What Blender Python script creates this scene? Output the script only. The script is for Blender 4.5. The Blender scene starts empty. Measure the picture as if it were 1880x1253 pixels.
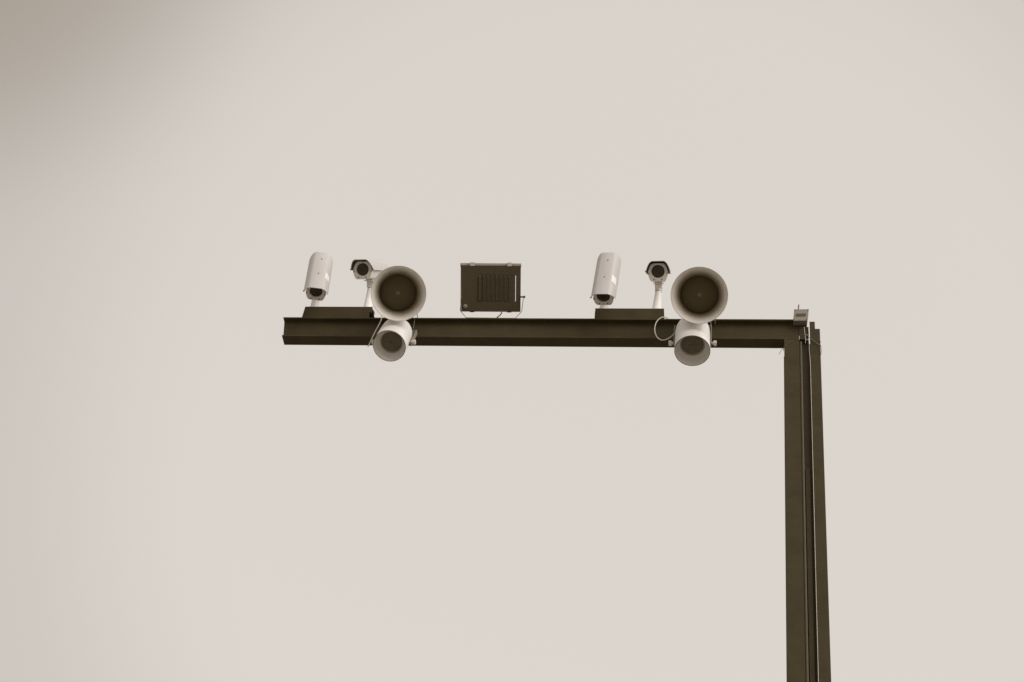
import bpy, bmesh, math, random
import numpy as np
from mathutils import Vector, Matrix

random.seed(7)
S = bpy.context.scene
COL = S.collection

# ------------------------------------------------------------------ camera
FPX = 3000.0                                   # focal length in photo pixels (1880 wide)
cZ = np.array([475.0, -2806.0, FPX]); cZ /= np.linalg.norm(cZ)        # the vertical, seen from the lens
cX = np.array([1.0, .0064, 0.0]); cX[2] = -(cX[0]*cZ[0]+cX[1]*cZ[1])/cZ[2]; cX /= np.linalg.norm(cX)
cY = np.cross(cZ, cX)
RW = np.array([cX, cY, cZ])                    # lens axes -> world
CAM = Vector((0.0, -5.818, 1.6))
def w3(v): return Vector((RW @ np.array(v, float)).tolist())
cam_r, cam_u, cam_b = w3((1,0,0)), w3((0,-1,0)), w3((0,0,-1))
cd = bpy.data.cameras.new('camera'); cam = bpy.data.objects.new('camera', cd); COL.objects.link(cam)
cd.sensor_width = 36; cd.lens = FPX*36/1880; cd.clip_start = .05; cd.clip_end = 4000
M = Matrix((cam_r, cam_u, cam_b)).transposed().to_4x4(); M.translation = CAM
cam.matrix_world = M
S.camera = cam

# ------------------------------------------------------------------ light
SUN_EL, SUN_AZ = math.radians(34), math.radians(128)     # azimuth: from +Y towards +X
world = bpy.data.worlds.new('World'); S.world = world; world.use_nodes = True
nt = world.node_tree; nt.nodes.clear()
def N(t, tree=None, **kw):
    n = (tree or nt).nodes.new(t)
    for k, v in kw.items(): setattr(n, k, v)
    return n
L = nt.links.new
def wmath(op, a, b=None, c=None, clamp=False):
    n = N('ShaderNodeMath', operation=op, use_clamp=clamp)
    for i, v in enumerate((a, b, c)):
        if v is None: continue
        if isinstance(v, (int, float)): n.inputs[i].default_value = v
        else: L(v, n.inputs[i])
    return n.outputs[0]
out = N('ShaderNodeOutputWorld'); bg = N('ShaderNodeBackground'); bg.inputs[1].default_value = 0.1
L(bg.outputs[0], out.inputs[0])
sky = N('ShaderNodeTexSky', sky_type='NISHITA', sun_disc=False)
sky.sun_elevation = SUN_EL; sky.sun_rotation = SUN_AZ
sky.air_density = 1.0; sky.dust_density = 4.0; sky.ozone_density = 1.0
bw = N('ShaderNodeRGBToBW'); L(sky.outputs[0], bw.inputs[0])
# overcast veil: the clear sky glimmers only faintly through a high even cloud deck
veil = wmath('ADD', wmath('MULTIPLY', bw.outputs[0], 0.6), 6.28)
tc = N('ShaderNodeTexCoord')
# a broad darker bank of cloud off to the upper left, thinning out towards us
def dotdir(v):
    n = N('ShaderNodeVectorMath', operation='DOT_PRODUCT'); L(tc.outputs['Generated'], n.inputs[0])
    n.inputs[1].default_value = v; return n.outputs['Value']
def pixdir(px, py):
    return w3((px-940, py-626.5, FPX)).normalized()
noise = N('ShaderNodeTexNoise'); noise.inputs['Scale'].default_value = 1.6; noise.inputs['Detail'].default_value = 3
L(tc.outputs['Generated'], noise.inputs['Vector'])
wob = wmath('MULTIPLY', wmath('SUBTRACT', noise.outputs['Fac'], .5), .03)
def bank(px, py, inner, outer):
    """0..1: how much of the cloud bank centred on that direction covers a direction (angles in degrees)"""
    ang = wmath('ARCCOSINE', dotdir(pixdir(px, py)))
    ang = wmath('ADD', ang, wob)
    n = N('ShaderNodeMapRange', interpolation_type='SMOOTHERSTEP')
    L(ang, n.inputs[0]); n.inputs[1].default_value = math.radians(outer); n.inputs[2].default_value = math.radians(inner)
    n.inputs[3].default_value = 0; n.inputs[4].default_value = 1
    return n.outputs[0]
b1 = bank(-420, -560, 9.0, 19.6)
b2 = bank(1150, 800, 25.0, 13.0)                # the brighter gap of the cloud deck, greyer all round it
def mixc(fac, a, b):
    n = N('ShaderNodeMix', data_type='RGBA'); L(fac, n.inputs['Factor'])
    for i, v in ((6, a), (7, b)):
        if isinstance(v, tuple): n.inputs[i].default_value = (*v, 1)
        else: L(v, n.inputs[i])
    return n.outputs[2]
tint = mixc(b1, mixc(b2, (1.0, .94, .865), (.835, .776, .72)), (.575, .51, .436))
vm = N('ShaderNodeVectorMath', operation='SCALE'); L(tint, vm.inputs[0]); L(veil, vm.inputs['Scale'])
L(vm.outputs[0], bg.inputs[0])

sd = bpy.data.lights.new('sun', 'SUN'); sd.energy = 1.5; sd.angle = math.radians(64); sd.color = (1, .98, .95)
sun = bpy.data.objects.new('sun', sd); COL.objects.link(sun)
sdir = Vector((math.sin(SUN_AZ)*math.cos(SUN_EL), math.cos(SUN_AZ)*math.cos(SUN_EL), math.sin(SUN_EL)))
sun.rotation_euler = sdir.to_track_quat('Z', 'Y').to_euler(); sun.location = (6, -4, 14)

S.view_settings.view_transform = 'Standard'; S.view_settings.look = 'None'
S.view_settings.exposure = 0; S.view_settings.gamma = 1; S.view_settings.use_curve_mapping = False
S.render.engine = 'CYCLES'; S.cycles.use_denoising = True; S.cycles.max_bounces = 8

# ------------------------------------------------------------------ helpers
def ray(px, py): return w3((px-940, py-626.5, FPX))
def at(px, py, Y=0.0):                          # the point seen at that photo pixel, at depth Y
    r = ray(px, py); return CAM + r*((Y-CAM.y)/r.y)
def atz(px, py, z):
    r = ray(px, py); return CAM + r*((z-CAM.z)/r.z)
def frame(P):                                   # right, up, towards the viewer
    T = (CAM-P).normalized(); R = cam_u.cross(T).normalized(); return R, T.cross(R), T
def mat4(x, y, z, o):
    m = Matrix((x, y, z)).transposed().to_4x4(); m.translation = o; return m
def aim(P, ix, iy, phi, roll=0.0):
    """axes of something at P whose nose leans phi degrees away from the viewer towards image direction (ix, iy up)"""
    R, U, T = frame(P); p = math.radians(phi); n = math.hypot(ix, iy) or 1
    F = (R*ix+U*iy)*(math.sin(p)/n) + T*math.cos(p); F.normalize()
    X = U.cross(F).normalized(); Y = F.cross(X)
    q = math.radians(roll); c, s = math.cos(q), math.sin(q)
    return mat4(X*c+Y*s, Y*c-X*s, F, P)

def mesh_obj(name, bm, mat, parent=None, smooth=False, loc=None, sharp=35):
    bmesh.ops.recalc_face_normals(bm, faces=bm.faces[:])
    me = bpy.data.meshes.new(name); bm.to_mesh(me); bm.free()
    me.materials.append(mat)
    if smooth:
        for p in me.polygons: p.use_smooth = True
        me.set_sharp_from_angle(angle=math.radians(sharp))
    o = bpy.data.objects.new(name, me); COL.objects.link(o)
    if parent is not None: o.parent = parent
    if loc is not None: o.location = loc
    return o
def thing(name, label, cat, m=None, group=None):
    o = bpy.data.objects.new(name, None); COL.objects.link(o); o.empty_display_size = .05
    if m is not None: o.matrix_world = m if isinstance(m, Matrix) else Matrix.Translation(m)
    tag(o, label, cat, group); return o
def tag(o, label=None, cat=None, group=None, kind=None):
    if label: o['label'] = label
    if cat: o['category'] = cat
    if group: o['group'] = group
    if kind: o['kind'] = kind
    return o

def add_box(bm, lo, hi, m=None, bevel=0.0):
    r = bmesh.ops.create_cube(bm, size=1)
    vs = r['verts']
    for v in vs:
        v.co = Vector([lo[i]+(v.co[i]+.5)*(hi[i]-lo[i]) for i in range(3)])
    if bevel:
        es = list({e for v in vs for e in v.link_edges})
        g = bmesh.ops.bevel(bm, geom=es, offset=bevel, segments=2, affect='EDGES', profile=.6)
        vs = list({v for f in g['faces'] for v in f.verts} | {v for v in vs if v.is_valid})
    if m is not None: bmesh.ops.transform(bm, matrix=m, verts=vs)
    return vs
def box(lo, hi, m=None, bevel=0.0):
    bm = bmesh.new(); add_box(bm, lo, hi, m, bevel); return bm
def add_lathe(bm, prof, seg=48, m=None):
    """prof: (r, z) pairs along local Z"""
    rings = []; vs = []
    for r, z in prof:
        if r < 1e-6: ring = [bm.verts.new((0, 0, z))]
        else: ring = [bm.verts.new((r*math.cos(2*math.pi*k/seg), r*math.sin(2*math.pi*k/seg), z)) for k in range(seg)]
        rings.append(ring); vs += ring
    for a, b in zip(rings, rings[1:]):
        for k in range(seg):
            k2 = (k+1) % seg
            if len(a) == 1 and len(b) == 1: continue
            if len(a) == 1: bm.faces.new((a[0], b[k], b[k2]))
            elif len(b) == 1: bm.faces.new((a[k], b[0], a[k2]))
            else: bm.faces.new((a[k], b[k], b[k2], a[k2]))
    if m is not None: bmesh.ops.transform(bm, matrix=m, verts=vs)
    return vs
def lathe(prof, seg=48, m=None):
    bm = bmesh.new(); add_lathe(bm, prof, seg, m); return bm
def add_extrude(bm, poly, z0, z1, m=None):
    a = [bm.verts.new((x, y, z0)) for x, y in poly]; b = [bm.verts.new((x, y, z1)) for x, y in poly]
    n = len(poly); bm.faces.new(a[::-1]); bm.faces.new(b)
    for k in range(n): bm.faces.new((a[k], a[(k+1) % n], b[(k+1) % n], b[k]))
    if m is not None: bmesh.ops.transform(bm, matrix=m, verts=a+b)
    return a+b
def extrude(poly, z0, z1, m=None, bevel=0.0):
    bm = bmesh.new(); add_extrude(bm, poly, z0, z1, m)
    if bevel: bmesh.ops.bevel(bm, geom=[e for e in bm.edges if e.calc_face_angle(0) > .5], offset=bevel, segments=2, affect='EDGES')
    return bm
def smooth_path(pts, n=8):
    pts = [Vector(p) for p in pts]
    if len(pts) < 3: return pts
    P = [pts[0]*2-pts[1]]+pts+[pts[-1]*2-pts[-2]]; outp = []
    for i in range(1, len(P)-2):
        for k in range(n):
            t = k/n; a, b, c, d = P[i-1], P[i], P[i+1], P[i+2]
            outp.append(.5*((2*b)+(c-a)*t+(2*a-5*b+4*c-d)*t*t+(3*b-a-3*c+d)*t**3))
    outp.append(pts[-1]); return outp
def add_tube(bm, pts, r, seg=8, cap=True):
    pts = [Vector(p) for p in pts]; prev = None; up = None
    rings = []
    for i, p in enumerate(pts):
        t = (pts[min(i+1, len(pts)-1)]-pts[max(i-1, 0)]).normalized()
        if up is None:
            up = Vector((0, 0, 1)) if abs(t.z) < .9 else Vector((0, 1, 0))
        a = t.cross(up).normalized(); up = a.cross(t).normalized()
        rr = r[i] if isinstance(r, (list, tuple)) else r
        rings.append([bm.verts.new(p+(a*math.cos(2*math.pi*k/seg)+up*math.sin(2*math.pi*k/seg))*rr) for k in range(seg)])
    for A, B in zip(rings, rings[1:]):
        for k in range(seg): bm.faces.new((A[k], A[(k+1) % seg], B[(k+1) % seg], B[k]))
    if cap: bm.faces.new(rings[0][::-1]); bm.faces.new(rings[-1])
def tube(pts, r, seg=8, n=8):
    bm = bmesh.new(); add_tube(bm, smooth_path(pts, n), r, seg); return bm

# ------------------------------------------------------------------ materials
def material(name, base, var=.12, rough=.55, scale=30, bump=.15, metal=0.0, spec=.5, streak=None, spots=None, coat=0):
    m = bpy.data.materials.new(name); m.use_nodes = True
    t = m.node_tree; t.nodes.clear()
    o = N('ShaderNodeOutputMaterial', t); p = N('ShaderNodeBsdfPrincipled', t); t.links.new(p.outputs[0], o.inputs[0])
    p.inputs['Metallic'].default_value = metal; p.inputs['Specular IOR Level'].default_value = spec
    if coat: p.inputs['Coat Weight'].default_value = coat
    g = N('ShaderNodeTexCoord', t)
    n1 = N('ShaderNodeTexNoise', t); n1.inputs['Scale'].default_value = scale; n1.inputs['Detail'].default_value = 6; n1.inputs['Roughness'].default_value = .65
    mp = N('ShaderNodeMapping', t); t.links.new(g.outputs['Object'], mp.inputs[0])
    if streak: mp.inputs['Scale'].default_value = streak
    t.links.new(mp.outputs[0], n1.inputs['Vector'])
    r = N('ShaderNodeMapRange', t); t.links.new(n1.outputs['Fac'], r.inputs[0])
    r.inputs[1].default_value = .25; r.inputs[2].default_value = .75
    r.inputs[3].default_value = 1-var; r.inputs[4].default_value = 1+var
    v = N('ShaderNodeVectorMath', t, operation='SCALE'); v.inputs[0].default_value = base; t.links.new(r.outputs[0], v.inputs['Scale'])
    colour = v.outputs[0]
    if spots:                                   # chips, rust or grime of another colour
        sc, cover, scol = spots
        n2 = N('ShaderNodeTexNoise', t); n2.inputs['Scale'].default_value = sc; n2.inputs['Detail'].default_value = 8; n2.inputs['Roughness'].default_value = .7
        t.links.new(mp.outputs[0], n2.inputs['Vector'])
        rr = N('ShaderNodeMapRange', t); t.links.new(n2.outputs['Fac'], rr.inputs[0])
        rr.inputs[1].default_value = cover; rr.inputs[2].default_value = cover+.12; rr.inputs[3].default_value = 0; rr.inputs[4].default_value = 1
        mx = N('ShaderNodeMix', t, data_type='RGBA'); t.links.new(rr.outputs[0], mx.inputs['Factor']); t.links.new(colour, mx.inputs[6]); mx.inputs[7].default_value = (*scol, 1)
        colour = mx.outputs[2]
    t.links.new(colour, p.inputs['Base Color'])
    r2 = N('ShaderNodeMapRange', t); t.links.new(n1.outputs['Fac'], r2.inputs[0]); r2.inputs[3].default_value = max(.05, rough-.15); r2.inputs[4].default_value = min(1, rough+.15)
    t.links.new(r2.outputs[0], p.inputs['Roughness'])
    if bump:
        nb = N('ShaderNodeTexNoise', t); nb.inputs['Scale'].default_value = scale*9; nb.inputs['Detail'].default_value = 3; t.links.new(g.outputs['Object'], nb.inputs['Vector'])
        b = N('ShaderNodeBump', t); b.inputs['Strength'].default_value = bump; b.inputs['Distance'].default_value = .002
        t.links.new(nb.outputs['Fac'], b.inputs['Height']); t.links.new(b.outputs[0], p.inputs['Normal'])
    return m
M_STEEL = material('brown_painted_steel', (.060, .0455, .0215), .24, .65, 9, .25, spec=.12, spots=(22, .62, (.034, .025, .0115)))
M_CONDUIT = material('thin_painted_conduit', (.078, .06, .032), .15, .5, 12, .1, spec=.3)
M_WHITE = material('white_enamel', (.85, .815, .78), .04, .42, 22, .06, spots=(14, .68, (.66, .61, .55)))
M_ROOF = material('weathered_white_enamel', (.56, .525, .503), .06, .5, 16, .1, streak=(1, 1, .25), spots=(20, .64, (.46, .425, .395)))
M_FACE = material('grey_white_plastic', (.84, .785, .71), .05, .5, 25, .05)
M_HORN = material('pale_grey_enamel', (.74, .69, .63), .06, .5, 18, .08, spots=(25, .66, (.60, .55, .49)))
M_THROAT = material('shade_toned_horn_throat', (.185, .146, .086), .1, .7, 25, .1, spec=.2)  # shade deep in the horn is put into this dark colour
M_DARK = material('dark_brown_plastic', (.092, .070, .038), .12, .5, 40, .1, spec=.35)
M_CABLE = material('off_white_cable_sheath', (.66, .60, .51), .1, .5, 60, .05)
M_BLACKCABLE = material('dark_cable_sheath', (.05, .04, .025), .1, .5, 60, .05)
M_ZINC = material('dull_zinc', (.70, .65, .58), .12, .42, 50, .1, metal=.0)
M_FRAME = material('dull_aluminium_rim', (.60, .55, .47), .12, .5, 30, .1)
M_LABEL = material('white_paper_label', (.86, .83, .80), .02, .5, 40, .0)
M_LENS = material('black_lens_glass', (.040, .031, .018), .05, .18, 30, 0)
M_GRILLE = material('grey_speaker_grille', (.27, .23, .165), .1, .6, 60, .05)
M_PLATE = material('grey_cover_plate', (.275, .243, .198), .06, .5, 40, .05)
M_GROUND = material('worn_concrete_paving', (.28, .256, .22), .18, .85, 1.3, .3, spots=(.35, .6, (.22, .20, .17)))

M_BELL = material('shade_graded_bell', (.84, .795, .74), .05, .5, 18, .06)  # pale inner bell; soft shade towards the throat is painted in below
def paint_radial_shade(m, r0, r1, wob):  # paints recess shade: base colour darkens towards the axis
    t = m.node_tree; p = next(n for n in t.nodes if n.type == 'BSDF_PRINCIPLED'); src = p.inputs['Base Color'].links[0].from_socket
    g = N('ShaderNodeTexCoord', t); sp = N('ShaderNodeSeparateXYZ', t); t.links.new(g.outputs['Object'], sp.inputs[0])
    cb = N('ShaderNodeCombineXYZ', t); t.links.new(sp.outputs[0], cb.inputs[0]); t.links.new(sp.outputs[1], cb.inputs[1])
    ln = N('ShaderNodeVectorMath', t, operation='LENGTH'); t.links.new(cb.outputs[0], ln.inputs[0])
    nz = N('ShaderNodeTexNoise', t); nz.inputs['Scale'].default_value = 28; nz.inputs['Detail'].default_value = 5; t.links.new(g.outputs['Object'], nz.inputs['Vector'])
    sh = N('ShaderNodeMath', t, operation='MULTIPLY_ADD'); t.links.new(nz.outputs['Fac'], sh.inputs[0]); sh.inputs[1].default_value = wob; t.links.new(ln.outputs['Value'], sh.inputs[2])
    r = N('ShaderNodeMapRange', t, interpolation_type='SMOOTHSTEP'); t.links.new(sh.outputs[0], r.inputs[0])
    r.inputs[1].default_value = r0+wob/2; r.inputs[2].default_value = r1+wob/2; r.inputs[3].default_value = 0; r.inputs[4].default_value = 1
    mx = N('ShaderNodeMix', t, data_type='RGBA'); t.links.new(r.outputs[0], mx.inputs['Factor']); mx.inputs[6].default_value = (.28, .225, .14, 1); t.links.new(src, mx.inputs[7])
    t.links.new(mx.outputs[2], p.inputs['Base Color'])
paint_radial_shade(M_BELL, .098, .143, .008)
M_MOUTH = material('shade_graded_mouth', (.80, .755, .70), .05, .5, 18, .06)  # pale mouth wall; shade around the grille is painted into its colour
paint_radial_shade(M_MOUTH, .050, .078, .006)

# ------------------------------------------------------------------ ground
bm = bmesh.new(); bmesh.ops.create_circle(bm, cap_ends=True, segments=64, radius=900)
tag(mesh_obj('ground', bm, M_GROUND), kind='structure')

# ------------------------------------------------------------------ gantry: post and cantilever beam
ZB, ZT = 7.914, 8.0665                           # beam soffit and top
BW = .066                                        # beam flange width
def i_section(w, h, tf, tw, r=.007):
    a, b = w/2, h/2; q = tw/2
    pts = [(-a, -b), (a, -b), (a, -b+tf)]
    pts += [(q+r, -b+tf), (q+r*.3, -b+tf+r*.3), (q, -b+tf+r), (q, b-tf-r), (q+r*.3, b-tf-r*.3), (q+r, b-tf)]
    pts += [(a, b-tf), (a, b), (-a, b), (-a, b-tf), (-q-r, b-tf), (-q-r*.3, b-tf-r*.3), (-q, b-tf-r), (-q, -b+tf+r), (-q-r*.3, -b+tf+r*.3), (-q-r, -b+tf), (-a, -b+tf)]
    return pts
gantry = thing('gantry', 'tall dark brown steel post with one long cantilever beam carrying cameras and loudspeakers', 'gantry', Vector((.16, .035, 0)))
GI = Matrix.Translation(-Vector((.16, .035, 0)))
def gpart(name, bm, mat, parent=None, smooth=False):
    bmesh.ops.transform(bm, matrix=GI, verts=bm.verts); return mesh_obj(name, bm, mat, parent or gantry, smooth)
# beam along X; the free end is a rough cut that leans out at the top
xl, xr = -2.572, .238
mB = Matrix(((0, 0, 1, 0), (1, 0, 0, BW/2), (0, 1, 0, (ZB+ZT)/2), (0, 0, 0, 1)))
bm = bmesh.new(); add_extrude(bm, i_section(BW, ZT-ZB, .008, .007), xl, xr, mB)
for v in bm.verts:
    if abs(v.co.x-xl) < 1e-4: v.co.x -= .026*(v.co.z-ZB)/(ZT-ZB)
beam = gpart('beam', bm, M_STEEL)
bm = box((xl+.03, .0045+BW/2, ZB+.0085), (xl+.036, BW-.004, ZT-.0085)); gpart('stiffener_plate', bm, M_STEEL)
# main column: wide-flange section standing under the beam
ax0, ax1 = .119, .196
mC = lambda cx, cy: Matrix(((1, 0, 0, cx), (0, 1, 0, cy), (0, 0, 1, 0), (0, 0, 0, 1)))
bm = bmesh.new(); add_extrude(bm, i_section(ax1-ax0, .130, .008, .007), .02, ZB-.002, mC((ax0+ax1)/2, .065)); gpart('column', bm, M_STEEL)
# backing channel set behind, between the two columns
bm = bmesh.new(); add_extrude(bm, [(.1975, .026), (.2475, .026), (.2475, .076), (.2415, .076), (.2415, .032), (.2035, .032), (.2035, .076), (.1975, .076)], .02, ZT-.03); gpart('backing_channel', bm, M_STEEL)
# side column, its front flange notched at the head
bx0, bx1 = .2505, .3025
ztB = at(1490, 591, .0).z
bm = bmesh.new(); add_extrude(bm, i_section(bx1-bx0, .115, .007, .007), .02, ztB-.0555, mC((bx0+bx1)/2, .0575)); gpart('side_column', bm, M_STEEL)
bm = box((bx0, .0, ztB-.0555), (bx0+.027, .007, ztB)); gpart('head_tab', bm, M_STEEL)
# conduit in the angle beside the column flange
bm = tube([(.2035, .003, .05), (.2035, .003, 3.0), (.2035, .003, 6.0), (.2035, .003, ZB-.02)], .0062, 10, 2)
cond = gpart('conduit', bm, M_CONDUIT, smooth=True)
for z in (.8, 2.3, 3.8, 5.2):
    bm = box((.194, -.0045, z), (.213, -.002, z+.016)); gpart('pipe_clip', bm, M_STEEL)
bm = box((.2145, .016, 1.0), (.236, .0255, 7.02)); gpart('cover_strip', bm, M_STEEL)
bm = box((-.01, -.09, 0.001), (.44, .22, .02), bevel=.004); gpart('base_plate', bm, M_STEEL)
for x in (.03, .40):
    for y in (-.055, .185):
        bm = lathe([(0, .05), (.011, .05), (.011, .034), (.02, .034), (.02, .0205), (0, .0205)], 6, Matrix.Translation((x, y, 0))); gpart('anchor_bolt', bm, M_ZINC)
# small knee plate under the beam at the column
bm = extrude([(ax0-.004, ZB-.0005), (ax0-.004, ZB-.022), (ax0-.001, ZB-.03), (ax0-.001, ZB-.0005)], .03, .06, Matrix(((1,0,0,0),(0,0,1,0),(0,1,0,0),(0,0,0,1)))); gpart('weld_cleat', bm, M_STEEL)

# the two raised shelves for the cameras: folded plate channels welded on the beam
def shelf(xs_bot, xs_top, ztop, notch=False):
    y0 = .004
    P = [(xs_bot[0], ZT+.0005), (xs_top[0], ztop), (xs_top[1], ztop)]
    if notch: P += [(xs_top[1]+.003, ztop-.05), (xs_top[1]-.010, ztop-.040), (xs_top[1]-.004, ZT+.0005)]
    else: P += [(xs_bot[1], ZT+.0005)]
    bm = bmesh.new()
    mm = Matrix(((1, 0, 0, 0), (0, 0, 1, 0), (0, 1, 0, 0), (0, 0, 0, 1)))
    add_extrude(bm, P, y0, y0+.005, mm)
    add_box(bm, (xs_top[0]+.001, y0+.0052, ztop-.005), (xs_top[1]-.001, y0+.075, ztop-.0003))
    add_extrude(bm, P[:3]+[(xs_top[1], ZT+.0005)], y0+.0752, y0+.080, mm)
    return gpart('camera_shelf', bm, M_STEEL)
pL0, pL1, pL2 = at(554.5, 582, .004), at(560.5, 563.3, .004), at(683.5, 565, .004)
ZS1 = pL1.z
shelf((pL0.x, pL2.x), (pL1.x, pL2.x), ZS1, True)
pR0, pR1, pR2, pR3 = at(1091.5, 584, .004), at(1093, 566.5, .004), at(1219.3, 567.6, .004), at(1218, 584, .004)
ZS2 = pR1.z
shelf((pR0.x, pR3.x), (pR1.x, pR2.x), ZS2)

# ------------------------------------------------------------------ surveillance cameras
MESHES = {}
def shared(key, build):
    if key not in MESHES:
        o = build(); MESHES[key] = (o.data, o.name.split('.')[0]); return o
    me, nm = MESHES[key]; o = bpy.data.objects.new(nm, me); COL.objects.link(o); return o
SH = [(-67, -4), (-64.5, 6), (-60, 19), (-54, 32), (-47, 43.5), (-39, 51), (-31, 54.6)]
SH = SH+[(-x, y) for x, y in SH[::-1]]
def offset_prof(d):
    r = []
    for i, (x, y) in enumerate(SH):
        a = Vector(SH[max(i-1, 0)]); b = Vector(SH[min(i+1, len(SH)-1)]); t = (b-a).normalized(); n = Vector((-t.y, t.x))
        r.append((x+n.x*d, y+n.y*d))
    return r
mm3 = lambda pts: [(x*.001, y*.001) for x, y in pts]
HL, OV = .325, .042
def front(y): return OV-(OV-.005)*max(0, .050-y)/.054      # the sides are cut back
def b_shield():
    o, i = offset_prof(0), offset_prof(-3.0)
    poly = mm3(o+i[::-1])
    bm = bmesh.new(); a = [bm.verts.new((x, y, -HL)) for x, y in poly]; b = [bm.verts.new((x, y, front(y))) for x, y in poly]; n = len(poly)
    for k in range(n): bm.faces.new((a[k], a[(k+1) % n], b[(k+1) % n], b[k]))
    h = n//2
    for k in range(h-1):
        bm.faces.new((a[k], a[k+1], a[n-2-k], a[n-1-k])); bm.faces.new((b[k], b[k+1], b[n-2-k], b[n-1-k]))
    return mesh_obj('sun_shield', bm, M_ROOF, smooth=True, sharp=50)
FO = [(-53.5, -4), (-50.5, 12), (-44, 29), (-36, 39.5), (-27, 44)]
FO = FO+[(-x, y) for x, y in FO[::-1]]+[(56, -6), (55, -14), (52, -24), (46, -42), (40, -51), (34, -54.6), (-34, -54.6), (-40, -51), (-46, -42), (-52, -24), (-55, -14), (-56, -6)]
def ray_poly(ang, poly):
    d = Vector((math.cos(ang), math.sin(ang))); best = None
    for k in range(len(poly)):
        a = Vector(poly[k]); b = Vector(poly[(k+1) % len(poly)]); e = b-a
        den = d.x*e.y-d.y*e.x
        if abs(den) < 1e-9: continue
        t = (a.x*e.y-a.y*e.x)/den; s = (a.x*d.y-a.y*d.x)/den
        if t > 0 and -1e-6 <= s <= 1+1e-6 and (best is None or t > best): best = t
    return d*best
def b_face():
    bm = bmesh.new(); n = 72; rings = []
    fp = mm3(FO)
    outl = [ray_poly(2*math.pi*k/n, fp) for k in range(n)]
    cir = lambda r, z: [(r*math.cos(2*math.pi*k/n), r*math.sin(2*math.pi*k/n), z) for k in range(n)]
    for pts in ([(p.x, p.y, -.012) for p in outl], [(p.x, p.y, -.0015) for p in outl], [(p.x*.975, p.y*.975, 0) for p in outl], cir(.0375, 0), cir(.0355, -.002), cir(.0350, -.014)):
        rings.append([bm.verts.new(p) for p in pts])
    for A, B in zip(rings, rings[1:]):
        for k in range(n): bm.faces.new((A[k], A[(k+1) % n], B[(k+1) % n], B[k]))
    return mesh_obj('face_plate', bm, M_FACE, smooth=True)
def b_liner():
    o, i = offset_prof(-3.2), offset_prof(-4.2)
    poly = mm3(o+i[::-1])
    bm = bmesh.new(); a = [bm.verts.new((x, y, -HL+.01)) for x, y in poly]; b = [bm.verts.new((x, y, front(y)-.0015)) for x, y in poly]; n = len(poly)
    for k in range(n): bm.faces.new((a[k], a[(k+1) % n], b[(k+1) % n], b[k]))
    h = n//2
    for k in range(h-1):
        bm.faces.new((a[k], a[k+1], a[n-2-k], a[n-1-k])); bm.faces.new((b[k], b[k+1], b[n-2-k], b[n-1-k]))
    return mesh_obj('shield_liner', bm, M_DARK, smooth=True, sharp=50)
def b_bulkhead():                               # closes the gap between shield and housing at the back
    return mesh_obj('shield_bulkhead', extrude(mm3(offset_prof(-4.6)), -.285, -.280), M_DARK)
def b_body():
    bp = [(x*.0009, y*.00092) for x, y in FO]
    return mesh_obj('housing', extrude(bp, -HL+.012, -.0122), M_WHITE, smooth=True)
def b_window(): return mesh_obj('window', lathe([(0, -.011), (.0348, -.011), (.0348, -.0135), (0, -.0135)], 48), M_LENS, smooth=True)
def b_ring(): return mesh_obj('lens_ring', lathe([(.0185, -.0105), (.0195, -.0085), (.0235, -.0085), (.0245, -.0105)], 40), M_DARK, smooth=True)
def b_hood(): return mesh_obj('rear_cap', extrude([(x*.00088, y*.0009) for x, y in FO], -HL-.004, -HL+.0118), M_WHITE)
def b_screw(): return mesh_obj('screw', lathe([(0, .0035), (.0012, .0035), (.0012, .002), (.003, .002), (.0034, 0), (0, 0)], 10), M_DARK)
def b_sticker():
    o1, o0 = offset_prof(.6), offset_prof(.15)
    seg = slice(8, 12)
    poly = mm3(o1[seg]+o0[seg][::-1])
    bm = bmesh.new(); a = [bm.verts.new((x, y, -.130)) for x, y in poly]; b = [bm.verts.new((x, y, -.075)) for x, y in poly]; n = len(poly); h = n//2
    for k in range(n): bm.faces.new((a[k], a[(k+1) % n], b[(k+1) % n], b[k]))
    for k in range(h-1):
        bm.faces.new((a[k], a[k+1], a[n-2-k], a[n-1-k])); bm.faces.new((b[k], b[k+1], b[n-2-k], b[n-1-k]))
    return mesh_obj('label_sticker', bm, M_LABEL, smooth=True, sharp=60)
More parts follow.
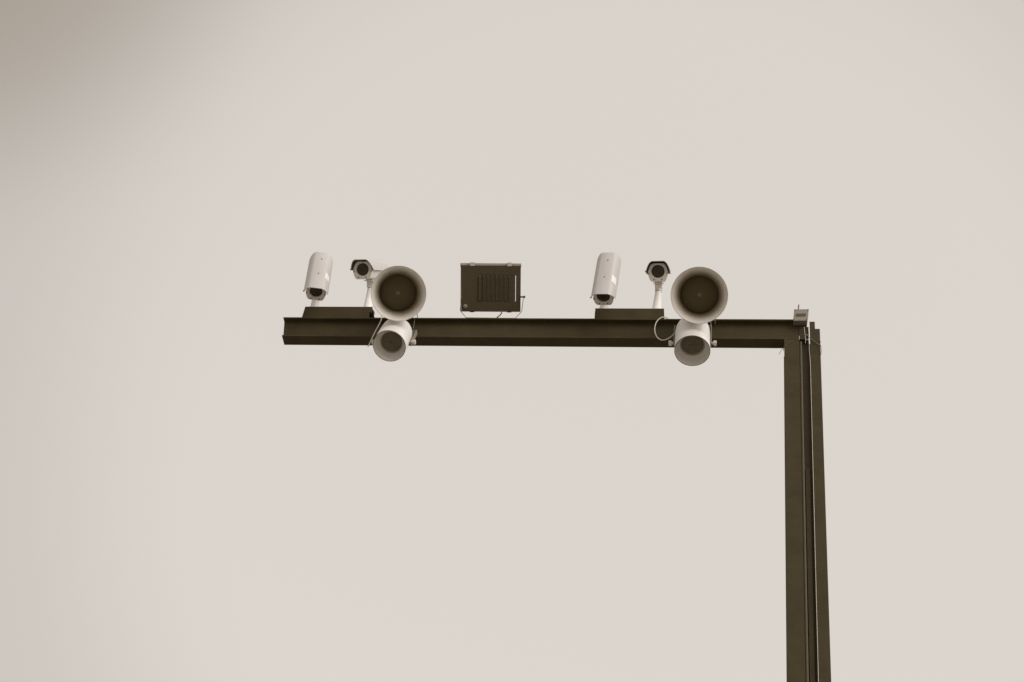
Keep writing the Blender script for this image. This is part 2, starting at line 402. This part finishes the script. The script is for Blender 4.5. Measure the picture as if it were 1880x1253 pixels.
def bullet_camera(label, base, head, sticker=False, roof=True):
    """base: foot on the shelf; head: world matrix of the face (x right, y up, z nose)"""
    t = thing('security_camera', label, 'camera', base, 'bullet cameras on the camera shelves')
    Ti = t.matrix_world.inverted(); H = Ti @ head
    def put(o, m=H, parent=t):
        o.parent = parent; o.matrix_basis = m; return o
    sh = put(shared('shield', b_shield)); put(shared('liner', b_liner), Matrix.Identity(4), sh); put(shared('bulkhead', b_bulkhead), Matrix.Identity(4), sh); bd = put(shared('body', b_body)); fc = put(shared('face', b_face))
    I = Matrix.Identity(4)
    put(shared('cap', b_hood), H); win = put(shared('window', b_window)); put(shared('ring', b_ring), I, win)
    for x, y in ((-49.5, -10.5), (49.5, -10.5), (-23, -43.5), (20, -43.5)):
        put(shared('screw', b_screw), Matrix.Translation((x*.001, y*.001, 0)), fc)
    if roof:
        for x, z in ((.004, -.255), (.0, -.105)):
            put(shared('screw', b_screw), Matrix.Translation((x, .0546, z)) @ Matrix.Rotation(-math.pi/2, 4, 'X') @ Matrix.Scale(1.1, 4), sh)
    put(shared('screw', b_screw), Matrix.Translation((-.0665, .000, .004)) @ Matrix.Rotation(-math.pi/2, 4, 'Y') @ Matrix.Scale(1.3, 4), sh)
    if sticker: put(shared('sticker', b_sticker), I, sh)
    # saddle plate and knuckle under the housing, then the column down to the foot
    put(mesh_obj('saddle_plate', box((-.028, -.0640, -.215), (.028, -.0590, -.110), bevel=.001), M_WHITE))
    put(mesh_obj('saddle_block', box((-.020, -.0590, -.200), (.020, -.0510, -.125)), M_WHITE))
    piv = H @ Vector((0, -.096, -.1625)); yaxis = (H.to_3x3() @ Vector((0, 1, 0))).normalized()
    top = piv
    put(mesh_obj('knuckle', box((-.0205, -.100, -.183), (.0205, -.0642, -.142), bevel=.004), M_WHITE))
    # pan joint and tapering column follow the foot to the pivot
    foot = Vector((0, 0, 0)); d = (top-foot); ln = d.length
    q = d.to_track_quat('Z', 'Y').to_matrix().to_4x4()
    put(mesh_obj('column', lathe([(0, .006), (.028, .006), (.0255, .014), (.0215, ln*.5), (.0185, ln-.036), (.0165, ln-.030), (0, ln-.030)], 28), M_WHITE, smooth=True), q)
    put(mesh_obj('pan_joint', lathe([(0, ln-.026), (.0185, ln-.026), (.0195, ln-.020), (.0195, ln-.006), (.016, ln+.004), (0, ln+.004)], 28), M_WHITE, smooth=True), q)
    put(mesh_obj('joint_pin', lathe([(0, ln-.032), (.0175, ln-.032), (.0175, ln-.024), (0, ln-.024)], 20), M_DARK), q)
    put(mesh_obj('foot_flange', lathe([(0, 0), (.041, 0), (.042, .003), (.040, .0062), (0, .0062)], 32), M_WHITE, smooth=True), I)
    for k in range(4):
        a = math.radians(45+90*k); put(shared('screw', b_screw), Matrix.Translation((.034*math.cos(a), .034*math.sin(a), .006)), t)
    return t
def foot_on(px, py_top, zs, y):                 # foot on the shelf, in the column of pixels px
    p = at(px, py_top, y); return Vector((p.x, y, zs))
YF = .045
P1 = at(580.0, 536.5, -.115)
bullet_camera('white bullet camera tilted steeply down, the leftmost, its roof with two screws and a sticker', foot_on(579, 564, ZS1, YF), aim(P1, -.17, -.985, 33.5, -8), True)
P2 = at(665.5, 495.0, -.10)
bullet_camera('white bullet camera looking outward with its side half hidden behind the left horn', foot_on(677, 564, ZS1, YF), aim(P2, -1, .06, 17, 1))
P3 = at(1107.5, 546.0, -.115)
bullet_camera('white bullet camera tilted steeply down, third from the left, low over the right shelf', foot_on(1107, 567, ZS2, YF), aim(P3, -.16, -.987, 38.5, 0), True)
P4 = at(1208.0, 498.5, -.10)
bullet_camera('white bullet camera facing straight out on a bare column left of the right horn', foot_on(1205.5, 567, ZS2, YF), aim(P4, -.35, 1, 2.2, 1))

# ------------------------------------------------------------------ horn loudspeakers
RH = .1448
def horn(label, px, py, Y, ix, iy, phi):
    P = at(px, py, Y); m = aim(P, ix, iy, phi)
    t = thing('horn_loudspeaker', label, 'loudspeaker', Matrix.Translation(P), 'large round horn loudspeakers'); I = t.matrix_world.inverted(); H = I @ m
    def put(o, parent=t, mm=H): o.parent = parent; o.matrix_basis = mm; return o
    k = RH/.1515
    inn = [(.1482, .000), (.1455, -.0025), (.1400, -.0075), (.1330, -.0155), (.1260, -.0265), (.1195, -.0405), (.1135, -.059), (.1085, -.082), (.1045, -.110), (.1020, -.140)]
    outp = [(.1050, -.1405), (.1080, -.110), (.1120, -.082), (.1172, -.058), (.1232, -.039), (.1300, -.0245), (.1370, -.0135), (.1440, -.0060), (.1490, -.0035), (.1512, -.0030), (.1520, -.001), (.1515, .0020), (.1497, .0025), (.1482, .000)]
    lin = [(.1050, -.1402)]+[(r+.0012, z-.0012) for r, z in inn[::-1][1:-1]]+[(.1482, -.0006)]
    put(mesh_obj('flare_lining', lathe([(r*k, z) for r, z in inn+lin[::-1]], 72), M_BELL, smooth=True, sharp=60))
    shell = [(r+.0015, z-.0015) for r, z in inn[1:]]
    put(mesh_obj('bell', lathe([(.1484*k, .0004)]+[(r*k, z) for r, z in shell+outp[:-1]+[(.1484, .0004)]], 72), M_HORN, smooth=True, sharp=60))
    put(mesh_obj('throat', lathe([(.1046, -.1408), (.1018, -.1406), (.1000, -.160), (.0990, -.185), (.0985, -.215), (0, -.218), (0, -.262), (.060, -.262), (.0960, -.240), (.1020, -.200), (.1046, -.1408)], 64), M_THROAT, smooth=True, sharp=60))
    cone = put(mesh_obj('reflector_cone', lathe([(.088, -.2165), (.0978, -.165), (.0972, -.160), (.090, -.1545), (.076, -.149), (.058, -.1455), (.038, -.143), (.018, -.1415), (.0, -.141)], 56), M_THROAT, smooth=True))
    put(mesh_obj('washer', lathe([(.0066, -.1416), (.0066, -.1385), (.0084, -.1375), (.0090, -.1420)], 28), M_FRAME, smooth=True), cone, Matrix.Identity(4))
    put(mesh_obj('bolt', lathe([(0, -.1370), (.0030, -.1370), (.0030, -.1415)], 6), M_FRAME), cone, Matrix.Identity(4))
    put(mesh_obj('driver', lathe([(0, -.365), (.045, -.365), (.062, -.355), (.066, -.335), (.066, -.285), (.058, -.264), (0, -.2635)], 48), M_HORN, smooth=True))
    # stirrup from the driver collar down to the beam
    arm_z = -.215
    piv = H @ Vector((0, 0, arm_z)); xr_ = (H.to_3x3() @ Vector((1, 0, 0))).normalized()
    base = Vector((piv.x, BW/2-P.y, ZT-P.z))
    up = (piv-base); upn = up.normalized(); xx = (xr_-upn*xr_.dot(upn)).normalized(); yy = upn.cross(xx)
    B = mat4(xx, yy, upn, base); h = up.length
    w = .078
    for s in (-1, 1): put(mesh_obj('stirrup_arm', box((s*w-.002, -.016, .004), (s*w+.002, .016, h+.016)), M_HORN), t, B)
    yb = Matrix.Translation(base)
    put(mesh_obj('stirrup_base', box((-w-.002, -.028, .0005), (w+.002, .026, .006)), M_HORN), t, yb)
    for s in (-1, 1):
        put(mesh_obj('pivot_bolt', lathe([(0, .012), (.009, .012), (.011, .008), (.011, 0), (0, 0)], 6), M_ZINC), t, mat4(yy, upn, xx, piv+xx*(w+.002)) if s > 0 else mat4(upn, yy, -xx, piv-xx*(w+.002)))
    return t
horn('large round pale horn loudspeaker nearest the beam tip, covering part of a camera', 731.8, 539.0, -.33, .06, -.06, 1.5)
horn('large round pale horn loudspeaker over the right end of the beam, by a looped cable', 1284.0, 542.4, -.33, .0, -.1, 1.0)

# ------------------------------------------------------------------ small projector loudspeakers hanging before the beam
def projector(label, px, py, Y, ix, iy, phi, sc=1.0):
    P = at(px, py, Y); m = aim(P, ix, iy, phi)
    t = thing('projector_loudspeaker', label, 'loudspeaker', Matrix.Translation(P), 'small can loudspeakers hung under the horns'); H = t.matrix_world.inverted() @ m @ Matrix.Scale(sc, 4)
    def put(o, parent=t, mm=H): o.parent = parent; o.matrix_basis = mm; return o
    I = Matrix.Identity(4)
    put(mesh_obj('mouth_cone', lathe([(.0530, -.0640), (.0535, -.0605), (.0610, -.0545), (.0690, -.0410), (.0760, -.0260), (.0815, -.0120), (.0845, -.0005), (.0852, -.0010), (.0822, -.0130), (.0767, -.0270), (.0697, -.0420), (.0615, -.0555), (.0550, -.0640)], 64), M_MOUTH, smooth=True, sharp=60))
    prof = [(.0560, -.0660), (.0853, -.0012), (.0855, .0008), (.0872, .0004), (.0880, -.0020), (.0880, -.030), (.0876, -.120), (.0868, -.165), (.0845, -.195), (.0785, -.217), (.0680, -.232), (.0520, -.241), (.0260, -.246), (0, -.247)]
    put(mesh_obj('body', lathe(prof, 64), M_WHITE, smooth=True, sharp=55))
    put(mesh_obj('rim_ring', lathe([(.0856, .0010), (.0872, .0014), (.0884, .0002), (.0886, -.0030), (.0881, -.0034), (.0868, .0002), (.0856, .0010)], 64), M_DARK, smooth=True))
    g = put(mesh_obj('grille_back', lathe([(0, -.0615), (.0533, -.0615), (.0533, -.0645), (0, -.0645)], 48), M_DARK))
    bm = bmesh.new(); spokes = 6
    for k in range(1, 12):                       # concentric bars broken by the slot ends
        r = .0042*k+.002
        for s in range(spokes):
            a0 = 2*math.pi*s/spokes+.0007/r; a1 = 2*math.pi*(s+1)/spokes-.0007/r
            if a1-a0 < .15: continue
            n = max(3, int((a1-a0)/.12)); prev = None
            for j in range(n+1):
                a = a0+(a1-a0)*j/n; c, q = math.cos(a), math.sin(a)
                cur = [bm.verts.new(((r+dr)*c, (r+dr)*q, z)) for dr, z in ((-.0009, -.0614), (-.0009, -.0590), (.0009, -.0590), (.0009, -.0614))]
                if prev:
                    for i in range(3): bm.faces.new((prev[i], prev[i+1], cur[i+1], cur[i]))
                prev = cur
    tag(put(mesh_obj('grille_bars', bm, M_GRILLE), g, I), kind='stuff')
    put(mesh_obj('badge', lathe([(0, .0015), (.010, .0012), (.012, 0)], 20), M_ZINC), t, H @ Matrix.Translation((.004, .0862, -.085)) @ Matrix.Rotation(-math.pi/2, 4, 'X') @ Matrix.Scale(.7, 4))
    # stirrup: arms from the two knobs up past the dome, bridged and tabbed to the beam web
    pz = -.105
    bm = bmesh.new()
    for s in (-1, 1): add_box(bm, (s*.0935-.0015, -.040, -.264), (s*.0935+.0015, -.014, pz+.012))
    add_box(bm, (-.095, -.040, -.267), (.095, -.014, -.2641))
    put(mesh_obj('stirrup', bm, M_PLATE))
    for s in (-1, 1):
        kn = Matrix.Translation((s*.0952, -.020, pz)) @ Matrix.Rotation(s*math.pi/2, 4, 'Y')
        put(mesh_obj('knob', lathe([(0, .024), (.0125, .024), (.0140, .022), (.0140, .010), (.009, .008), (.006, .0), (0, 0)], 10), M_CABLE, smooth=True, sharp=30), t, H @ kn)
    b0 = H @ Vector((0, -.027, -.2675)); tgt = Vector((b0.x, .0300-P.y, b0.z+.004))
    d = tgt-b0; q = d.to_track_quat('Y', 'Z').to_matrix().to_4x4(); q.translation = b0
    put(mesh_obj('beam_tab', box((-.018, -.01, -.003), (.018, d.length, .002)), M_PLATE), t, q)
    return t
projector('white can loudspeaker under the left horn, turned down and to the left', 714.6, 635.8, -.150, -.49, -.87, 25.5, .985)
projector('white can loudspeaker under the right horn, hanging straight down between two knobs', 1271.0, 644.8, -.115, -.02, -1, 32.0, 1.03)

# ------------------------------------------------------------------ floodlight between the two groups
def floodlight():
    c = at(901.3, 529.5, -.005); m = aim(c, 0, 1, 0.0, -.4)
    t = thing('floodlight', 'boxy dark floodlight with ribbed back and two metal clips standing mid beam', 'floodlight', Matrix.Translation(c)); H = t.matrix_world.inverted() @ m
    def put(o, parent=t, mm=H): o.parent = parent; o.matrix_basis = mm; return o
    k = .0029
    W = 111.5*k/2; Hh = 87*k
    y0, y1 = -43.5*k, 43.0*k
    # tapered housing with a ribbed field and an open slot near its right edge
    xs = [-57.5*k, -25*k, 41.5*k, 46.3*k, 47.5*k, 56.5*k]
    yb, yt = -26*k, 25.5*k
    bm = bmesh.new()
    def edge(x, y):                               # the lower half narrows a little on the left
        f = (y-y0)/(y1-y0); return x+(3.2*k*(1-f) if x < -50*k else 0)
    def slab(x0, x1, ya, yb_, z0=-.030, z1=0.0):
        P = [(edge(x0, ya), ya), (x1, ya), (x1, yb_), (edge(x0, yb_), yb_)]
        add_extrude(bm, P, z0, z1)
    slab(xs[0], xs[1], y0, y1); slab(xs[1], xs[3], y0, yb); slab(xs[1], xs[3], yt, y1)
    slab(xs[4], xs[5], y0, y1); slab(xs[3], xs[4], y0, yb+1*k); slab(xs[3], xs[4], yt-1*k, y1)
    slab(xs[1], xs[3], yb, yt, -.030, -.0022)
    bmesh.ops.remove_doubles(bm, verts=bm.verts, dist=1e-5)
    put(mesh_obj('housing', bm, M_DARK))
    n = 8
    for i in range(n):
        x = xs[1]+.006+(xs[2]-xs[1]-.004)*i/n
        bm = extrude([(yb+.002, -.0020), (yb+.002, -.0012), (yb+.008, (.007 if i == 0 else .0032)), (yt-.010, (.007 if i == 0 else .0032)), (yt-.002, -.0015), (yt-.002, -.0020)], x, x+(.012 if i == 0 else .0055), Matrix(((0, 0, 1, 0), (1, 0, 0, 0), (0, 1, 0, 0), (0, 0, 0, 1))))
        put(mesh_obj('cooling_fin', bm, M_DARK))
    # front frame on the far side, seen over the top edge
    bm = bmesh.new()
    add_box(bm, (-58.5*k, 40.2*k, -.062), (57.5*k, 47.2*k, -.036)); add_box(bm, (-58.5*k, 45.9*k, -.036), (57.5*k, 47.4*k, -.031))
    add_box(bm, (-58.5*k+.002, -45*k, -.062), (-54*k, 40.1*k, -.036)); add_box(bm, (52*k, -45*k, -.062), (57*k-.002, 40.1*k, -.036)); add_box(bm, (-53.9*k, -45*k, -.062), (51.9*k, -40*k, -.036))
    fr = put(mesh_obj('front_frame', bm, M_FRAME))
    put(mesh_obj('rear_lip', box((-57.4*k, 43.1*k, -.0358), (57.0*k, 46*k, -.0302)), M_FRAME))
    put(mesh_obj('front_glass', box((-53.8*k, -39.9*k, -.058), (xs[3], 40*k, -.054)), M_LENS))
    put(mesh_obj('reflector', box((-53.8*k, -39.9*k, -.053), (xs[3], 40*k, -.0305)), M_DARK))
    for x in (-35.5*k, 35*k):
        bm = bmesh.new(); add_box(bm, (x-4.2*k, 42.0*k, .0008), (x+4.2*k, 48.6*k, .003)); add_box(bm, (x-4.2*k, 48.0*k, -.064), (x+4.2*k, 48.8*k, .0007))
        put(mesh_obj('frame_clip', bm, M_ZINC))
        bm = box((x-4.2*k, -46.0*k, -.04), (x+4.2*k, -43.8*k, -.004)); put(mesh_obj('hinge_clip', bm, M_DARK))
    put(mesh_obj('cable_gland', lathe([(0, .016), (.006, .016), (.0085, .012), (.012, .010), (.013, 0), (0, 0)], 8), M_PLATE), t, H @ Matrix.Translation((-48.5*k, -35*k, .0005)))
    # stirrup
    Hi = H.inverted()
    def loc(px, py, Y): return H.inverted() @ (at(px, py, Y)-c)
    ys = BW/2-.005
    pts = [loc(847.5, 546, .050), loc(845.3, 566, .045), loc(845.0, 570.5, .040), loc(855.5, 583.8, ys-.012), loc(946, 584.8, ys-.012), loc(956.8, 573.5, .040), loc(958.0, 571, .044), loc(961.0, 546, .050)]
    bm = bmesh.new(); prev = None
    zax = Hi.to_3x3() @ Vector((0, .35, .94)); zax = Vector((0, 0, 1))
    for i, p in enumerate(pts):
        a = pts[max(i-1, 0)]; b = pts[min(i+1, len(pts)-1)]; tt = (b-a).normalized()
        nn = tt.cross(Vector((0, 0, 1))).normalized()*.0016
        zz = Vector((0, 0, .010))
        cur = [bm.verts.new(p+nn+zz), bm.verts.new(p-nn+zz), bm.verts.new(p-nn-zz), bm.verts.new(p+nn-zz)]
        if prev:
            for j in range(4): bm.faces.new((prev[j], prev[(j+1) % 4], cur[(j+1) % 4], cur[j]))
        else: bm.faces.new(cur[::-1])
        prev = cur
    bm.faces.new(prev)
    put(mesh_obj('stirrup', bm, M_DARK))
    p = loc(961.0, 545.5, .050)
    put(mesh_obj('clamp_bolt', lathe([(0, .010), (.007, .010), (.007, .003), (.0045, .003), (.0045, -.018), (0, -.018)], 8), M_DARK), t, H @ Matrix.Translation(p) @ Matrix.Rotation(math.pi/2, 4, 'Y'))
    p = loc(849.0, 545.5, .050)
    put(mesh_obj('clamp_bolt', lathe([(0, .006), (.005, .006), (.005, .002), (.0045, .002), (.0045, -.010), (0, -.010)], 8), M_DARK), t, H @ Matrix.Translation(p) @ Matrix.Rotation(-math.pi/2, 4, 'Y'))
    put(mesh_obj('supply_cable', tube([loc(921.5, 570, .012), loc(921, 574, .016), loc(918.5, 578.5, .020), loc(912, 584, .026)], .0031, 8), M_BLACKCABLE, smooth=True))
    return t
floodlight()

# ------------------------------------------------------------------ junction box on the beam's right end
def junction_box():
    TL, TR, BR, BL = (1458.0, 568.4), (1485.0, 568.1), (1482.3, 588.8), (1456.0, 589.0)
    Y0 = -.012
    ps = [at(*TL, Y0-.012), at(*TR, Y0-.012), at(*BR, Y0), at(*BL, Y0)]
    c = sum(ps, Vector())/4
    X = (ps[1]-ps[0]+ps[2]-ps[3]).normalized(); Yv = (ps[0]-ps[3]+ps[1]-ps[2]).normalized(); Z = X.cross(Yv).normalized(); Yv2 = Z.cross(X)
    m = mat4(X, Yv2, Z, c)
    t = thing('junction_box', 'small pale grey box with a dark window on the beam end above the post', 'junction box', Matrix.Translation(c)); H = t.matrix_world.inverted() @ m
    def put(o, parent=t, mm=H): o.parent = parent; o.matrix_basis = mm; return o
    q = [m.inverted() @ p for p in ps]; poly = [(v.x, v.y) for v in (q[3], q[2], q[1], q[0])]
    small = [(x*.97, y*.97) for x, y in poly]
    put(mesh_obj('case', extrude(small, -.055, -.0031), M_PLATE))
    cov = put(mesh_obj('cover_plate', extrude(poly, -.003, .0, bevel=.0006), M_PLATE))
    xs = [v.x for v in q]
    sk = (q[0].x-q[3].x)/(q[0].y-q[3].y)
    wy0, wy1 = -.0105, .0075
    wp = [(-.0265+sk*wy0, wy0), (.0255+sk*wy0, wy0+.001), (.0275+sk*wy1, wy1+.001), (-.0255+sk*wy1, wy1)]
    put(mesh_obj('window', extrude(wp, .0003, .0012), M_DARK))
    for x, y in poly: put(mesh_obj('cover_screw', lathe([(0, .0022), (.0022, .0022), (.0026, .0003), (0, .0003)], 8), M_DARK), cov, Matrix.Translation((x*.87, y*.84, 0)))
    a, b = at(1465.3, 570, .03), at(1466.6, 560.3, .03)
    put(mesh_obj('aerial', tube([a-c, b-c], .0032, 8), M_DARK, smooth=True), t, Matrix.Identity(4))
    return t
junction_box()

# ------------------------------------------------------------------ cables and tie wires
def wire(name, label, cat, pts, r, mat, group=None, seg=8):
    p0 = pts[0]; bm = tube([p-p0 for p in pts], r, seg)
    o = mesh_obj(name, bm, mat, smooth=True, loc=p0); return tag(o, label, cat, group)
def pix(lst, Y):
    return [at(x, y, Y if not isinstance(Y, (list, tuple)) else Y[i]) for i, (x, y) in enumerate(lst)]
wire('speaker_cable', 'off white cable running down across the beam left of the left can loudspeaker', 'cable',
     pix([(703, 577), (700.6, 582), (699.8, 588), (695.5, 597), (690, 607), (684, 619), (678.5, 631), (675.7, 637)], [.05, .02, -.01, -.015, -.015, -.015, -.015, -.012]), .0031, M_CABLE)
wire('speaker_cable', 'off white cable curling in a loop over the beam left of the right can loudspeaker', 'cable',
     pix([(1226, 585), (1219.5, 582.6), (1211.6, 585.0), (1205.2, 592), (1202.2, 602), (1202.8, 611), (1207, 620), (1215, 624.6), (1224, 623.2), (1233, 617.8), (1240.5, 609.5), (1246, 603)], [.03, .0, -.012, -.02, -.03, -.04, -.05, -.055, -.055, -.05, -.035, -.02]), .0030, M_CABLE)
wire('earth_wire', 'hair thin pale wire hanging on the beam right of the right horn', 'wire', pix([(1305, 585), (1305.2, 596), (1305.4, 606)], -.006), .0011, M_CABLE)
wire('earth_wire', 'hair thin pale wire hanging on the beam right of the left horn', 'wire', pix([(761.8, 583), (760.6, 592), (758.8, 604)], -.006), .0010, M_PLATE)
wire('drop_wire', 'thin pale wire running down the whole post in the gap between its two columns', 'wire',
     pix([(1484.4, 601), (1485.0, 612), (1485.1, 618), (1484.4, 623), (1485.6, 632), (1485.8, 645)], -.004)+[Vector((.2492, -.002, z)) for z in (7.7, 7.2, 6.0, 4.5, 3.0, 1.5, .25)], .0012, M_CABLE)
wire('pigtail_wire', 'short pale wire dangling over the beam end beside the long drop wire', 'wire', pix([(1476.4, 601), (1477.6, 611), (1478.5, 619), (1478.9, 626), (1478.6, 630.5)], -.010), .0010, M_CABLE)
wire('tie_wire', 'short pale wire bridging the two hanging wires at the beam end', 'wire', pix([(1477.9, 615.6), (1480.5, 615.2), (1484.9, 616.0)], -.012), .0011, M_CABLE)
wire('tie_wire', 'lower knotted pale wire between the two hanging wires at the beam end', 'wire', pix([(1478.8, 622), (1481, 624.3), (1483.5, 623.8), (1485.2, 622.0)], -.013), .0010, M_CABLE)
wire('tie_wire', 'tiny pale wire end sticking out of the beam soffit left of the hanging wires', 'wire', pix([(1467.2, 617.2), (1467.7, 624.0)], -.008), .0011, M_CABLE)
wire('tie_wire', 'dull wire slanting across the side column head with a knot', 'wire', pix([(1484.5, 619.5), (1488.5, 621.5), (1495, 627), (1501, 631.5), (1506.2, 634.4)], -.008), .0013, M_PLATE)
wire('tie_wire', 'dark wire wound round the right edge of the side column head', 'wire', pix([(1487, 620.2), (1491, 621.3), (1498, 624.6), (1503, 627.2), (1506.4, 627.4), (1505.8, 629.5), (1505.4, 632.2), (1506.6, 634.4), (1507.6, 640), (1507.4, 650), (1506.3, 652.5)], -.009), .0014, M_BLACKCABLE)
wire('tie_wire', 'dark loose wire poking out below the beam left of the post', 'wire', pix([(1464, 622.5), (1456, 626), (1446, 632.5), (1436.5, 640.5), (1430.2, 651.3)], -.010), .0012, M_BLACKCABLE)
